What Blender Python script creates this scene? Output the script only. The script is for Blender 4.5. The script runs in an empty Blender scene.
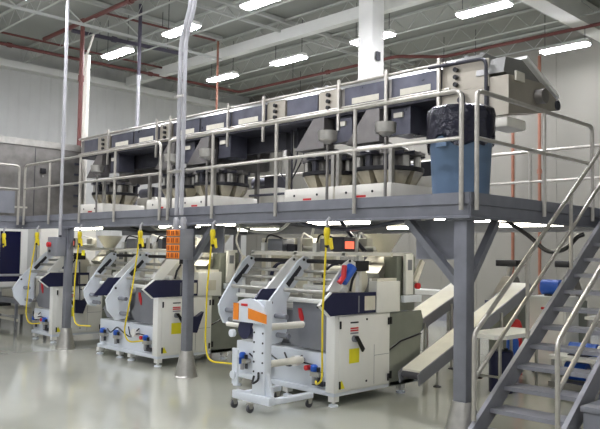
import bpy, bmesh, math, random
from mathutils import Vector, Matrix
random.seed(7)
SC = bpy.context.scene
COL = SC.collection
R = math.radians

# ------------------------------------------------------------------ materials
def lin(c):
    return tuple(((v/255)/12.92 if v/255 <= .04045 else (((v/255)+.055)/1.055)**2.4) for v in c)

def mat(name, rgb, rough=.5, metal=0.0, var=.0, scale=6.0, coat=0.0, emit=None, estr=0, stretch=None, bump=0.0, alpha=1.0):
    m = bpy.data.materials.new(name); m.use_nodes = True
    nt = m.node_tree; b = nt.nodes['Principled BSDF']
    c = lin(rgb)
    b.inputs['Base Color'].default_value = (*c, 1)
    b.inputs['Roughness'].default_value = rough
    b.inputs['Metallic'].default_value = metal
    if coat: b.inputs['Coat Weight'].default_value = coat; b.inputs['Coat Roughness'].default_value = .12
    if emit:
        b.inputs['Emission Color'].default_value = (*lin(emit), 1); b.inputs['Emission Strength'].default_value = estr
    if alpha < 1: b.inputs['Alpha'].default_value = alpha
    if var or bump:
        tc = nt.nodes.new('ShaderNodeTexCoord'); mp = nt.nodes.new('ShaderNodeMapping')
        if stretch: mp.inputs['Scale'].default_value = stretch
        no = nt.nodes.new('ShaderNodeTexNoise'); no.inputs['Scale'].default_value = scale; no.inputs['Detail'].default_value = 5
        nt.links.new(tc.outputs['Object'], mp.inputs['Vector']); nt.links.new(mp.outputs['Vector'], no.inputs['Vector'])
        if var:
            rp = nt.nodes.new('ShaderNodeValToRGB')
            rp.color_ramp.elements[0].position = .3; rp.color_ramp.elements[1].position = .7
            rp.color_ramp.elements[0].color = (*[v*(1-var) for v in c], 1)
            rp.color_ramp.elements[1].color = (*[min(1, v*(1+var)) for v in c], 1)
            nt.links.new(no.outputs['Fac'], rp.inputs['Fac']); nt.links.new(rp.outputs['Color'], b.inputs['Base Color'])
            mr = nt.nodes.new('ShaderNodeMapRange'); mr.inputs['To Min'].default_value = max(.02, rough*(1-var)); mr.inputs['To Max'].default_value = min(1, rough*(1+var))
            nt.links.new(no.outputs['Fac'], mr.inputs['Value']); nt.links.new(mr.outputs['Result'], b.inputs['Roughness'])
        if bump:
            bn = nt.nodes.new('ShaderNodeBump'); bn.inputs['Strength'].default_value = bump; bn.inputs['Distance'].default_value = .02
            nt.links.new(no.outputs['Fac'], bn.inputs['Height']); nt.links.new(bn.outputs['Normal'], b.inputs['Normal'])
    return m

M = dict(
    floor=mat('sealed_floor', (176,177,164), .1, 0, .05, .7, coat=.35),
    wallw=mat('white_wall', (196,197,192), .7, 0, .03, 2),
    wallt=mat('tan_wall', (130,128,119), .8, 0, .03, 1.5),
    ceil=mat('roof_deck', (150,153,145), .8, 0, .05, 1.0),
    joist=mat('roof_steel', (172,175,168), .6, 0, .04, 2),
    girder=mat('roof_girder_paint', (214,215,208), .6, 0, .03, 2),
    deck=mat('platform_steel', (124,126,133), .45, .2, .1, 5),
    steel=mat('stainless', (186,184,176), .3, .85, .12, 9),
    rail=mat('rail_stainless', (196,192,182), .33, .75, .08, 14),
    dsteel=mat('dark_stainless', (138,135,130), .36, .7, .18, 5),
    tread=mat('stair_steel', (142,143,148), .45, .15, .1, 6),
    chute=mat('chute_steel', (104,101,98), .4, .6, .15, 5),
    dark=mat('dark_steel', (62,62,68), .5, .4, .15, 8),  # plain dark steel for frames, beams, slots and small fittings
    bluedark=mat('blue_black_panel', (86,87,97), .3, .45, .25, 4),
    white=mat('white_enamel', (232,232,226), .35, 0, .02, 4),
    pale=mat('pale_blue_enamel', (220,226,232), .38, 0, .03, 4),
    cream=mat('warm_white_plate', (224,221,208), .5, 0, .04, 5),
    gray=mat('gray_panel', (132,134,140), .38, .2, .06, 5),
    green=mat('gray_green_panel', (128,132,122), .4, .2, .06, 5),
    navy=mat('navy_panel', (30,33,66), .35, 0, .06, 5),
    black=mat('black_plastic', (18,18,22), .4, 0, .1, 8),
    yellow=mat('yellow_rubber', (226,204,34), .5, 0, .05, 8),
    ylabel=mat('yellow_label', (232,222,40), .6, 0, .03, 9),
    orange=mat('orange_plastic', (238,138,34), .45, 0, .06, 8),
    ored=mat('outlet_slot', (130,34,16), .5, 0, .06, 8),
    red=mat('red_plastic', (206,40,44), .45, 0, .06, 8),
    rpipe=mat('red_brown_pipe', (98,52,46), .55, 0, .12, 5),
    dpipe=mat('dark_pipe', (66,62,76), .5, 0, .12, 5),
    copper=mat('copper_pipe', (138,92,72), .45, .25, .12, 5),
    wpipe=mat('galvanised_pipe', (168,168,170), .5, .2, .06, 7),
    blue=mat('blue_plastic', (40,92,190), .4, 0, .06, 8),
    bin=mat('blue_bin_plastic', (90,113,138), .45, 0, .06, 4),
    liner=mat('bin_liner', (16,17,36), .16, 0, .2, 14, bump=.5),
    tan=mat('tan_plate', (170,164,150), .4, .55, .06, 6),
    paper=mat('paper_label', (206,202,186), .7, 0, .05, 12),
    seg=mat('tan_bucket', (166,160,142), .33, .6, .1, 9),
    rubber=mat('grey_rubber', (80,80,84), .6, 0, .1, 6),
    glass=mat('dark_glass', (24,26,58), .12, 0, .05, 4),
    clear=mat('clear_cover', (132,132,128), .3, .4, .05, 4),
    lamp=mat('lamp_diffuser', (255,255,255), .5, 0, emit=(246,246,255), estr=80),
    lamp2=mat('tube_diffuser', (255,255,255), .5, 0, emit=(255,248,230), estr=16),
    screen=mat('red_display', (250,120,90), .5, 0, emit=(255,110,80), estr=.8),
    hose=mat('white_hose', (220,220,214), .4, 0, .03, 8),
    belt=mat('cream_belt', (240,237,222), .5, 0, .04, 5),
)

# ------------------------------------------------------------------ mesh builder
class MB:
    def __init__(s): s.bm = bmesh.new()
    def box(s, x0, x1, y0, y1, z0, z1, bev=0):
        vs = [s.bm.verts.new((x, y, z)) for x in (x0, x1) for y in (y0, y1) for z in (z0, z1)]
        F = [s.bm.faces.new([vs[i] for i in q]) for q in ((0,1,3,2),(4,6,7,5),(0,4,5,1),(2,3,7,6),(0,2,6,4),(1,5,7,3))]
        if bev:
            es = list({e for f in F for e in f.edges})
            bmesh.ops.bevel(s.bm, geom=es, offset=bev, segments=2, affect='EDGES', profile=.5)
        return s
    def prism(s, poly, ax, a, b):
        def P(u, v, w): return {'x': (w, u, v), 'y': (u, w, v), 'z': (u, v, w)}[ax]
        A = [s.bm.verts.new(P(u, v, a)) for u, v in poly]; B = [s.bm.verts.new(P(u, v, b)) for u, v in poly]
        s.bm.faces.new(A); s.bm.faces.new(B[::-1]); n = len(A)
        for i in range(n): s.bm.faces.new((A[i], B[i], B[(i+1) % n], A[(i+1) % n]))
        return s
    def frustum(s, c0, sx0, sy0, c1, sx1, sy1):
        q = ((-1,-1),(1,-1),(1,1),(-1,1))
        A = [s.bm.verts.new((c0[0]+i*sx0, c0[1]+j*sy0, c0[2])) for i, j in q]
        B = [s.bm.verts.new((c1[0]+i*sx1, c1[1]+j*sy1, c1[2])) for i, j in q]
        s.bm.faces.new(A); s.bm.faces.new(B[::-1])
        for i in range(4): s.bm.faces.new((A[i], B[i], B[(i+1) % 4], A[(i+1) % 4]))
        return s
    def tube(s, pts, r, n=10, fillet=0, seg=5, closed=True):
        pts = [Vector(p) for p in pts]
        if fillet and len(pts) > 2:
            out = [pts[0]]
            for i in range(1, len(pts)-1):
                p, a, b = pts[i], pts[i-1]-pts[i], pts[i+1]-pts[i]
                f = min(fillet, a.length*.49, b.length*.49)
                p0, p1 = p+a.normalized()*f, p+b.normalized()*f
                for k in range(seg+1):
                    t = k/seg; out.append(p0*(1-t)**2 + p*2*t*(1-t) + p1*t*t)
            out.append(pts[-1]); pts = out
        rings = []; prev = None
        for i, p in enumerate(pts):
            d = (pts[min(i+1, len(pts)-1)] - pts[max(i-1, 0)]).normalized()
            if prev is None:
                u = d.orthogonal().normalized()
            else:
                u = (prev - d*prev.dot(d)); u = u.normalized() if u.length > 1e-6 else d.orthogonal().normalized()
            prev = u; v = d.cross(u)
            rr = r[i] if isinstance(r, (list, tuple)) else r
            rings.append([s.bm.verts.new(p + (u*math.cos(2*math.pi*k/n) + v*math.sin(2*math.pi*k/n))*rr) for k in range(n)])
        for a, b in zip(rings, rings[1:]):
            for k in range(n): s.bm.faces.new((a[k], a[(k+1) % n], b[(k+1) % n], b[k]))
        if closed:
            s.bm.faces.new(rings[0][::-1]); s.bm.faces.new(rings[-1])
        return s
    def cyl(s, p0, p1, r, n=14, r1=None):
        return s.tube([p0, p1], [r, r if r1 is None else r1], n)
    def lathe(s, prof, c, n=24):
        rings = [[s.bm.verts.new((c[0]+max(r, 1e-4)*math.cos(2*math.pi*k/n), c[1]+max(r, 1e-4)*math.sin(2*math.pi*k/n), c[2]+z)) for k in range(n)] for r, z in prof]
        for a, b in zip(rings, rings[1:]):
            for k in range(n): s.bm.faces.new((a[k], a[(k+1) % n], b[(k+1) % n], b[k]))
        s.bm.faces.new(rings[0][::-1]); s.bm.faces.new(rings[-1]); return s
    def rot(s, c, axis, ang, start=0):
        vs = list(s.bm.verts)[start:]
        bmesh.ops.rotate(s.bm, verts=vs, cent=c, matrix=Matrix.Rotation(ang, 3, axis)); return s
    def build(s, name, m, parent=None, label=None):
        bm = s.bm
        bmesh.ops.recalc_face_normals(bm, faces=list(bm.faces))
        if parent is not None:
            off = OFF[parent.name]
            bmesh.ops.translate(bm, verts=list(bm.verts), vec=-off)
        me = bpy.data.meshes.new(name); bm.to_mesh(me); bm.free()
        me.polygons.foreach_set('use_smooth', [True]*len(me.polygons))
        me.set_sharp_from_angle(angle=R(35))
        me.materials.append(M[m])
        o = bpy.data.objects.new(name, me); COL.objects.link(o)
        if parent is not None: o.parent = parent; OFF[o.name] = OFF[parent.name]
        else: OFF[o.name] = Vector((0, 0, 0))
        if label: o['label'] = label
        return o
OFF = {}

def thing(name, label, cat, loc, group=None):
    o = bpy.data.objects.new(name, None); COL.objects.link(o)
    o.location = loc; o['label'] = label; o['category'] = cat; o.empty_display_size = .1
    if group: o['group'] = group
    OFF[o.name] = Vector(loc); return o
def tag(o, label, cat, group=None):
    o['label'] = label; o['category'] = cat
    if group: o['group'] = group
    return o
def struct(o):
    o['kind'] = 'structure'; return o

# ------------------------------------------------------------------ room shell
XL, YB, ZC = -21.2, 18.0, 8.0
struct(MB().box(XL-.2, 8, -8, YB+.2, -.1, 0).build('floor', 'floor'))
struct(MB().box(XL-.2, 8, -8, YB+.2, ZC, ZC+.1).build('ceiling', 'ceil'))
poly = [(XL-.2, -8)]                       # ribbed metal wall: trapezoid ribs
y = -8.0
while y < YB - .01:
    poly += [(XL, y), (XL, y+.2), (XL+.014, y+.23), (XL+.014, y+.29), (XL, y+.32)]; y += .325
poly += [(XL, YB), (XL-.2, YB)]
struct(MB().prism(poly, 'z', 0, ZC).build('wall_left', 'wallw'))
struct(MB().box(XL-.2, 8, YB, YB+.2, 0, ZC).build('wall_back', 'wallt'))
t = MB()
for k in range(18):
    t.box(XL+.6+k*1.2, XL+.63+k*1.2, YB-.012, YB-.001, .2, ZC-.6)
struct(t.build('trim_1', 'wallt'))
struct(MB().box(XL+.06, 8, YB-.03, YB-.001, 0, .2).build('baseboard_back', 'gray'))
struct(MB().box(XL+.04, XL+.4, -8, YB-.05, 7.3, 7.5).build('trim_2', 'girder'))
# dark window with white frame on left wall
wf = MB()
for a, b, c, d in ((8.25, 8.42, .8, 2.6), (9.05, 9.25, .8, 2.6), (8.42, 9.05, .8, .95), (8.42, 9.05, 2.45, 2.6)):
    wf.box(XL+.036, XL+.1, a, b, c, d)
w = struct(wf.build('window_1', 'white'))
g = MB().box(XL+.037, XL+.06, 8.42, 9.05, .95, 2.45).build('window_pane', 'glass', w)
# roof steel : open web girders (y) and bar joists (x)
n = 0
for gx, ye in ((-15.6, 12.19), (-13.2, YB-.05), (-7.6, YB-.05), (-2.0, YB-.05)):
    web = gx < -15
    t = MB()
    t.box(gx-.05, gx+.05, -8, ye, 7.88, 7.98); t.box(gx-.03, gx+.03, -8, ye, 7.3 if web else 7.6, 7.36 if web else 7.66)
    y = -8
    while y < ye-1.2 and web:
        t.cyl((gx, y, 7.34), (gx, y+.8, 7.9), .018, 6); t.cyl((gx, y+.8, 7.9), (gx, y+1.6, 7.34), .018, 6); y += 1.6
    struct(t.build('roof_girder', 'joist'))
for jy in [3.6+1.75*k for k in range(9)]:
    t = MB()
    t.box(-21, 2, jy-.03, jy+.03, 7.92, 7.97); t.box(-21, 2, jy-.02, jy+.02, 7.5, 7.53)
    x = -21
    while x < 1.5:
        t.cyl((x, jy, 7.52), (x+.4, jy, 7.92), .009, 5); t.cyl((x+.4, jy, 7.92), (x+.8, jy, 7.52), .009, 5); x += .8
    struct(t.build('roof_joist', 'joist'))
t = MB(); t.box(-20.7, 2, 12.2, 12.4, 7.38, 7.66); struct(t.build('roof_beam', 'girder'))
t = MB(); t.box(-7.35, -6.95, 2, YB-.05, 7.42, 7.95); struct(t.build('roof_beam', 'girder'))
c = thing('building_column', 'square white building column rising behind the overhead conveyor', 'column', (-9.75, 11.7, 0))
MB().box(-9.95, -9.55, 11.5, 11.9, 0, 7.995, .02).build('shaft', 'white', c)
MB().box(-9.54, -9.5, 11.6, 11.72, 6.1, 6.28).build('junction_box', 'dark', c)

# ------------------------------------------------------------------ ceiling lights
def ceiling_light(x, y, label):
    t = thing('ceiling_light', label, 'light', (x, y, 7.0), 'fluorescent lights under the roof')
    MB().prism([(-.15, 7.02), (.15, 7.02), (.08, 7.1), (-.08, 7.1)], 'x', x-.6, x+.6).build('housing', 'white', t).location.y = y
    MB().box(x-.57, x+.57, y-.12, y+.12, 6.98, 7.019).build('diffuser', 'lamp', t)
    for s in (-.5, .5): MB().cyl((x+s, y, 7.11), (x+s, y, 7.99), .008, 6).build('hanger', 'dark', t)
GX = [-16.2, -13.4, -10.55, -7.6, -4.8]
names = {
 (0, 5.8): 'white fluorescent light cut by the top edge, above the red tee pipe',
 (0, 9.28): 'white fluorescent light beside the galvanised pole, over the ribbed wall',
 (1, 9.28): 'white fluorescent light crossed by the bent twin conduit',
 (2, 9.28): 'white fluorescent light at the top edge, between bent conduit and white column',
 (0, 12.7): 'white fluorescent light beside the thin brown drop pipe',
 (1, 12.7): 'white fluorescent light hanging left of the white square column',
 (2, 12.7): 'white fluorescent light partly hidden behind the white square column',
 (3, 12.7): 'largest white fluorescent light, over the discharge end of the overhead conveyor',
 (3, 16.4): 'white fluorescent light by the copper pipe, nearest the back wall',
 (1, 16.4): 'fluorescent light low behind the white column, partly masked by the conveyor cover',
 (2, 16.4): 'fluorescent light peeking over the conveyor cover between column and end plate',
 (0, 16.4): 'fluorescent light peeking over the conveyor cover near the brown drop pipe',
}
for i, gx in enumerate(GX):
    for gy in (5.8, 9.28, 12.7, 16.4):
        if (i, gy) in ((4, 16.4), (4, 12.7)): continue
        ceiling_light(gx, gy, names.get((i, gy), 'white fluorescent light of the roof grid outside the view above the floor'))
for gx in (-16.2, -10.55, -4.8, .6):
    for gy in (2.3, -1.2, -4.7):
        ceiling_light(gx, gy, 'white fluorescent light of the roof grid outside the view above the floor')

# ------------------------------------------------------------------ pipes
def pipe(name, label, m, pts, r, fillet=.1, cat='pipe', hang=(), cl=()):
    t = thing(name, label, cat, pts[0])
    MB().tube(pts, r, 10, fillet).build('pipe_run', m, t)
    for p in hang: MB().cyl((p[0], p[1], p[2]+r), (p[0], p[1], 7.99), .008, 6).build('hanger', 'dark', t)
    for p, ax in cl:
        d = Vector({'x': (.06, 0, 0), 'y': (0, .06, 0), 'z': (0, 0, .06)}[ax]); p = Vector(p)
        MB().cyl(p-d, p+d, r*1.5, 10).build('coupling', m, t)
    return t
pipe('sprinkler_pipe', 'long red brown sprinkler pipe along the ribbed wall, turning toward the white column', 'rpipe',
     [(-19.1, 3, 7.4), (-18.62, 15.36, 7.4), (-11.9, 15.4, 7.4), (-11.0, 16.3, 7.4), (-2, 16.4, 7.4)], .045, .2,
     hang=((-19.0, 5.3, 7.4), (-18.78, 11.3, 7.4), (-16, 15.37, 7.4), (-13, 15.39, 7.4)), cl=(((-18.92, 7.6, 7.4), 'y'), ((-18.76, 11.9, 7.4), 'y'), ((-14.5, 15.385, 7.4), 'x')))
pipe('sprinkler_pipe', 'upper red brown branch pipe running beside the wall pipe', 'rpipe',
     [(-18.75, 3, 7.62), (-18.58, 12.2, 7.62)], .03, hang=((-18.7, 6, 7.62), (-18.62, 10, 7.62)))
t = pipe('sprinkler_pipe', 'red brown roof pipe with a tee and riser standing behind the steel enclosure', 'rpipe',
     [(-5.2, 8.3, 7.6), (-18.35, 8.3, 7.6)], .055, .08, hang=((-9.5, 8.3, 7.6), (-13.2, 8.3, 7.6)), cl=(((-16.2, 8.3, 7.6), 'x'), ((-14, 8.3, 7.6), 'x')))
MB().cyl((-16.2, 8.3, 7.56), (-16.2, 8.3, 2.67), .055, 10).build('riser', 'rpipe', t)
MB().cyl((-16.2, 8.3, 6.1), (-16.2, 8.3, 6.25), .075, 10).build('coupling', 'rpipe', t)
pipe('steam_pipe', 'dark roof pipe leaving the tee and passing over the roof lights by the wall', 'dpipe',
     [(-17.07, 8.45, 7.6), (-16.74, 11.7, 7.6)], .055, hang=((-17.0, 9.2, 7.6), (-16.8, 11.2, 7.6)), cl=(((-16.95, 9.6, 7.6), 'y'),))
pipe('sprinkler_pipe', 'thin red brown pipe that crosses the roof to the brown drop', 'rpipe',
     [(-15.2, 8.38, 7.6), (-15.0, 11.5, 7.6)], .028, .1, hang=((-15.1, 9.9, 7.6),))
pipe('drop_pipe', 'thin brown drop pipe descending behind the conveyor beside a roof light', 'copper',
     [(-15.0, 11.6, 7.6), (-15.0, 11.6, 0)], .03)
pipe('copper_pipe', 'copper coloured vertical pipe on the back wall by the conveyor end', 'copper',
     [(-8.85, 17.6, 7.3), (-8.85, 17.6, 0)], .045, cl=(((-8.85, 17.6, 4.2), 'z'),))
pipe('copper_pipe', 'second copper vertical pipe on the back wall behind the blue bin rail', 'copper',
     [(-9.62, 17.6, 5.4), (-9.62, 17.6, 0)], .045)
t = thing('steel_post', 'white vertical post beside the red riser behind the enclosure', 'post', (-16.42, 8.55, 2.66))
MB().cyl((-16.42, 8.55, 2.67), (-16.42, 8.55, 6.85), .09, 12).build('shaft', 'cream', t)
MB().cyl((-16.42, 8.55, 6.85), (-16.2, 8.6, 7.35), .03, 8).build('brace', 'cream', t)
t = thing('galvanised_pole', 'galvanised vertical pole with dark top, standing behind the conveyor', 'pole', (-15.0, 9.19, 2.66))
MB().cyl((-15.0, 9.19, 2.67), (-15.0, 9.19, 6.2), .045, 10).build('shaft', 'wpipe', t)
MB().cyl((-15.0, 9.19, 6.2), (-15.0, 9.19, 7.98), .045, 10).build('dark_upper_shaft', 'dpipe', t)
MB().cyl((-15.0, 9.19, 6.1), (-15.0, 9.19, 6.22), .06, 10).build('coupling', 'wpipe', t)

# ------------------------------------------------------------------ mezzanine platform
P = thing('mezzanine_platform', 'grey steel mezzanine platform on cone footed columns carrying the weighers', 'platform', (-4.28, 6.75, 0))
ZT, ZB = 2.66, 2.385
XR, XW = -4.12, -15.42
MB().box(-19, XR, 6.66, 11.3, 2.6, ZT).build('deck_plate', 'deck', P)
MB().box(-19, XW-.02, 3.5, 6.66, 2.6, ZT).build('deck_plate', 'deck', P)
MB().box(-4.119, -2.9, 10.15, 11.3, 2.56, ZT).build('stair_landing', 'deck', P)
def channel(ax, a, b, y0, s):      # C-shaped fascia: web plus flanges
    pr = [(y0, ZB), (y0+.09*s, ZB), (y0+.09*s, ZB+.014), (y0+.03*s, ZB+.02), (y0+.03*s, 2.545), (y0+.0*s, 2.55), (y0-.012*s, 2.555), (y0-.012*s, ZT+.004), (y0+.02*s, ZT+.004), (y0+.02*s, 2.58), (y0+.04*s, 2.58), (y0+.04*s, ZB+.03), (y0+.0*s, ZB+.03)]
    pr = [(y0-.012*s, ZT+.004), (y0+.035*s, ZT+.004), (y0+.035*s, ZB+.02), (y0+.09*s, ZB+.02), (y0+.09*s, ZB), (y0-.012*s, ZB), (y0-.012*s, ZB+.022), (y0+.016*s, ZB+.03), (y0+.016*s, 2.53), (y0-.012*s, 2.54)]
    return MB().prism(pr, ax, a, b)
channel('x', XW, XR, 6.62, 1).build('fascia_beam', 'deck', P)
channel('y', 6.62, 11.3, XR, -1).build('fascia_beam', 'deck', P)
channel('y', 3.5, 6.62, XW, -1).build('fascia_beam', 'deck', P)
MB().box(-19, XR, 11.22, 11.3, ZB, 2.6).build('fascia_beam', 'deck', P)
for x in [-18.2+1.55*k for k in range(10)]:
    MB().box(x-.04, x+.04, 6.72, 11.2, 2.5, 2.599).build('joist', 'deck', P)
def column(x, y, gus, w=.068):
    s = MB().box(x-w, x+w, y-w, y+w, .3, ZB, .01)
    c = s.build('column', 'deck', P)
    MB().lathe([(w*2.75, 0), (w*2.75, .012), (w*2.6, .02), (w*1.5, .38), (w*1.43, .4)], (x, y, 0), 28).build('cone_foot', 'steel', c)
    MB().box(x-.17, x+.17, y-.12, y+.16, ZB-.02, ZB-.001).build('cap_plate', 'deck', c)
    return c
column(-4.29, 6.78, 0, .082); column(-9.28, 6.69, 0); column(-13.36, 6.7, 0)
column(-16.9, 4.6, 0)
column(-4.35, 11.1, 0); column(-9.35, 11.1, 0); column(-13.42, 11.1, 0)
def brace(p, q, r=.05):
    d = Vector(q)-Vector(p)
    MB().tube([p, q], r, 4).build('brace', 'deck', P)
brace((-4.37, 6.78, 1.68), (-5.05, 6.78, 2.38), .06); brace((-4.29, 6.87, 1.68), (-4.29, 7.45, 2.38), .06)
brace((-9.2, 6.72, 1.85), (-8.75, 6.78, 2.38), .06); brace((-16.95, 5.2, 1.85), (-16.4, 5.2, 2.38), .05)
MB().box(-5.02, -4.42, 6.9, 6.93, 1.93, 2.384).build('gusset_plate', 'deck', P)
MB().box(-9.22, -8.68, 6.9, 6.93, 1.95, 2.384).build('gusset_plate', 'deck', P)
MB().prism([(-13.75, 2.384), (-13.1, 2.384), (-13.1, 2.2), (-13.31, 1.9), (-13.52, 1.9), (-13.75, 2.2)], 'y', 6.66, 6.675).build('gusset_plate', 'deck', P)

# under-deck tube lights
for x, y, lb in ((-4.9, 8.0, 'tube light under the deck corner nearest the stair'), (-4.9, 9.6, 'tube light under the deck edge behind the front column brace'),
              (-7.2, 7.9, 'tube light under the deck over the nearest packaging machine'), (-9.9, 7.6, 'tube light under the deck behind the orange outlet box'),
              (-7.2, 9.9, 'tube light under the rear deck behind the nearest machine'), (-11.3, 7.9, 'tube light under the deck over the middle packaging machine'),
              (-11.3, 9.9, 'tube light under the rear deck over the grey cabinets'), (-14.9, 7.9, 'tube light under the deck over the farthest machine')):
    t = thing('tube_light', lb, 'light', (x, y, 2.42), 'tube lights under the platform')
    MB().box(x-.6, x+.6, y-.09, y+.09, 2.455, 2.498).build('housing', 'white', t)
    MB().box(x-.58, x+.58, y-.07, y+.07, 2.41, 2.454, .008).build('diffuser', 'lamp2', t)

# ------------------------------------------------------------------ guard rails
def rail_section(name, label, ax, a, b, c, posts, zt=3.77, zm=3.25, zb=2.47, r=.026, ends=(1, 1)):
    pt = lambda u, z: (u, c, z) if ax == 'x' else (c, u, z)
    t = thing(name, label, 'railing', pt(a, zb), 'platform guard rails')
    pts = ([pt(a, zb)] if ends[0] else []) + [pt(a, zt), pt(b, zt)] + ([pt(b, zb)] if ends[1] else [])
    MB().tube(pts, r, 10, .1).build('top_rail', 'rail', t)
    MB().cyl(pt(a, zm), pt(b, zm), r*.9, 10).build('mid_rail', 'rail', t)
    for u in posts: MB().cyl(pt(u, zb), pt(u, zt), r*.95, 10).build('post', 'rail', t)
    return t
YR = 6.575
rail_section('guard_rail', 'front guard rail of the platform between the twin conduit and the blue bin', 'x', -9.74, -4.2, YR, (-8.57, -7.15, -5.72))
rail_section('guard_rail', 'front guard rail of the platform before the steel enclosure', 'x', -15.25, -9.98, YR, (-14.05, -12.74, -11.44))
rail_section('guard_rail', 'side guard rail of the platform running toward the stair head', 'y', 6.68, 9.63, XR+.045, (8.23,))
rail_section('guard_rail', 'rear guard rail of the platform against the tan wall', 'x', -14.5, -3.05, 11.335, (-12.6, -10.8, -9.0, -7.4, -5.87, -4.3))
w = rail_section('guard_rail', 'short guard rail of the platform wing with a grey infill panel', 'y', 3.6, 6.5, XW+.045, (5.3,))
MB().box(XW+.03, XW+.045, 4.0, 6.42, 2.72, 3.2).build('infill_panel', 'gray', w)

# ------------------------------------------------------------------ steel enclosure on the platform
E = thing('steel_enclosure', 'large dark stainless enclosure on the platform at the conveyor tail', 'enclosure', (-16.5, 7, ZT))
MB().box(-17.4, -15.72, 5.5, 8.12, 2.67, 4.28).build('body', 'dsteel', E)
MB().prism([(5.45, 4.281), (8.16, 4.281), (8.16, 4.34), (8.05, 4.43), (5.55, 4.43), (5.45, 4.34)], 'x', -17.45, -15.68).build('roof_cap', 'steel', E)
MB().box(-15.719, -15.71, 6.99, 7.0, 2.7, 4.25).build('seam', 'dark', E)
MB().cyl((-15.7, 6.15, 3.3), (-15.7, 6.15, 4.28), .03, 8).build('edge_tube', 'black', E)
MB().box(-15.719, -15.66, 7.12, 7.24, 3.68, 3.8, .01).build('knob', 'black', E)
MB().cyl((-15.719, 7.18, 3.62), (-15.69, 7.18, 3.62), .025, 8).build('lock', 'steel', E)
MB().box(-15.719, -15.712, 6.5, 6.85, 2.86, 2.9).build('nameplate', 'paper', E)
for z in (2.95, 3.2, 3.45, 3.7, 3.95): MB().box(-15.719, -15.69, 7.95, 8.08, z, z+.05).build('hinge', 'bluedark', E)

# ------------------------------------------------------------------ overhead conveyor
CV = thing('overhead_conveyor', 'long stainless overhead conveyor carried above the weighers', 'conveyor', (-10, 8.45, ZT))
Y0 = 8.0
MB().box(-15.6, -4.7, Y0+.05, 8.9, 4.1, 4.16).build('bottom_pan', 'dark', CV)
MB().box(-15.6, -4.7, Y0+.06, 8.88, 4.16, 4.5).build('trough', 'dsteel', CV)
MB().cyl((-15.6, Y0, 4.555), (-5.35, Y0, 4.555), .024, 8).build('top_rail', 'rail', CV)
MB().cyl((-15.6, Y0, 4.2), (-5.3, Y0, 4.2), .018, 8).build('lower_rail', 'rail', CV)
MB().prism([(Y0+.05, 4.5), (8.9, 4.5), (8.75, 4.66), (8.25, 4.66)], 'x', -15.6, -4.9).build('cover', 'clear', CV)
panels = [(-14.15, -13.27), (-13.2, -12.28), (-11.75, -10.9), (-10.85, -9.98), (-9.92, -9.02), (-8.48, -7.78), (-7.2, -6.38), (-6.3, -5.46), (-15.4, -14.78)]
for a, b in panels:
    MB().box(a, b, Y0+.03, Y0+.055, 4.2, 4.5).build('side_panel', 'bluedark', CV)
for a, b in panels[:8]:
    if b > -8 and b < -7.5: continue
    m_ = (a+b)/2; MB().box(m_-.26, m_+.26, Y0+.022, Y0+.029, 4.235, 4.325).build('label_plate', 'paper', CV)
for a, b in ((-14.74, -14.22), (-12.22, -11.82), (-8.96, -8.52), (-7.74, -7.3), (-5.42, -4.72)):
    MB().box(a, b, Y0+.02, Y0+.054, 4.16, 4.52).build('joint_plate', 'tan', CV)
    x = (a+b)/2 if b < -5 else a+.22
    for z in (4.24, 4.34, 4.44): MB().cyl((x, Y0-.03, z), (x, Y0+.019, z), .032, 10).build('clamp_knob', 'black', CV)
for x in (-14.18, -12.25, -11.78, -9.95, -8.99, -7.26, -6.34, -5.44):
    MB().box(x-.022, x+.022, Y0-.06, Y0-.026, 3.85, 4.63).build('hanger_post', 'rail', CV)
for x in (-13.2, -10.3, -8.35, -5.6):
    MB().box(x-.035, x+.035, 8.95, 9.02, 2.67, 4.15).build('support_leg', 'dsteel', CV)
for a, b in ((-15.5, -12.7), (-12.5, -9.1), (-8.9, -7.3), (-7.0, -5.3)):
    MB().box(a, b, Y0+.6, Y0+.75, 3.8, 4.099).build('drive_beam', 'dark', CV)
for x in (-14.3, -8.1, -5.2):
    for dx in (-.12, .12): MB().cyl((x+dx, 8.45, 4.66), (x+dx, 8.45, 4.74), .03, 8).build('cover_clip', 'wpipe', CV)
for a, b in ((-15.5, -13.3), (-12.7, -10.0)):
    MB().box(a, b, 9.03, 9.05, 3.5, 4.1).build('rear_shield', 'dsteel', CV)
# gate chutes above each weigher
WX = (-6.67, -7.77, -10.72, -11.82, -14.65)
for x in WX:
    MB().frustum((x-.08, 8.03, 3.6), .32, .11, (x+.06, 8.1, 4.098), .12, .11).build('feed_chute', 'chute', CV)
    MB().box(x+.28, x+.62, 8.15, 8.55, 3.7, 4.099).build('gate_box', 'bluedark', CV)
    MB().box(x+.34, x+.5, 8.12, 8.149, 3.95, 4.02).build('label_plate', 'paper', CV)
# hanging service frame with its box and cables
MB().tube([(-8.84, 8.5, 4.099), (-8.84, 8.5, 3.0), (-9.95, 8.5, 3.0)], .022, 8, .08).build('service_frame', 'dark', CV)
MB().box(-8.98, -8.86, 8.4, 8.55, 3.35, 3.75, .01).build('service_box', 'steel', CV)
MB().tube([(-8.6, 8.4, 4.1), (-8.6, 8.4, 3.5), (-8.85, 8.4, 3.15), (-9.0, 8.4, 3.35)], .012, 6, .2).build('service_cable', 'dark', CV)
MB().tube([(-8.45, 8.45, 4.1), (-8.48, 8.45, 3.6), (-8.8, 8.45, 3.2)], .012, 6, .2).build('service_cable', 'black', CV)
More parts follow.
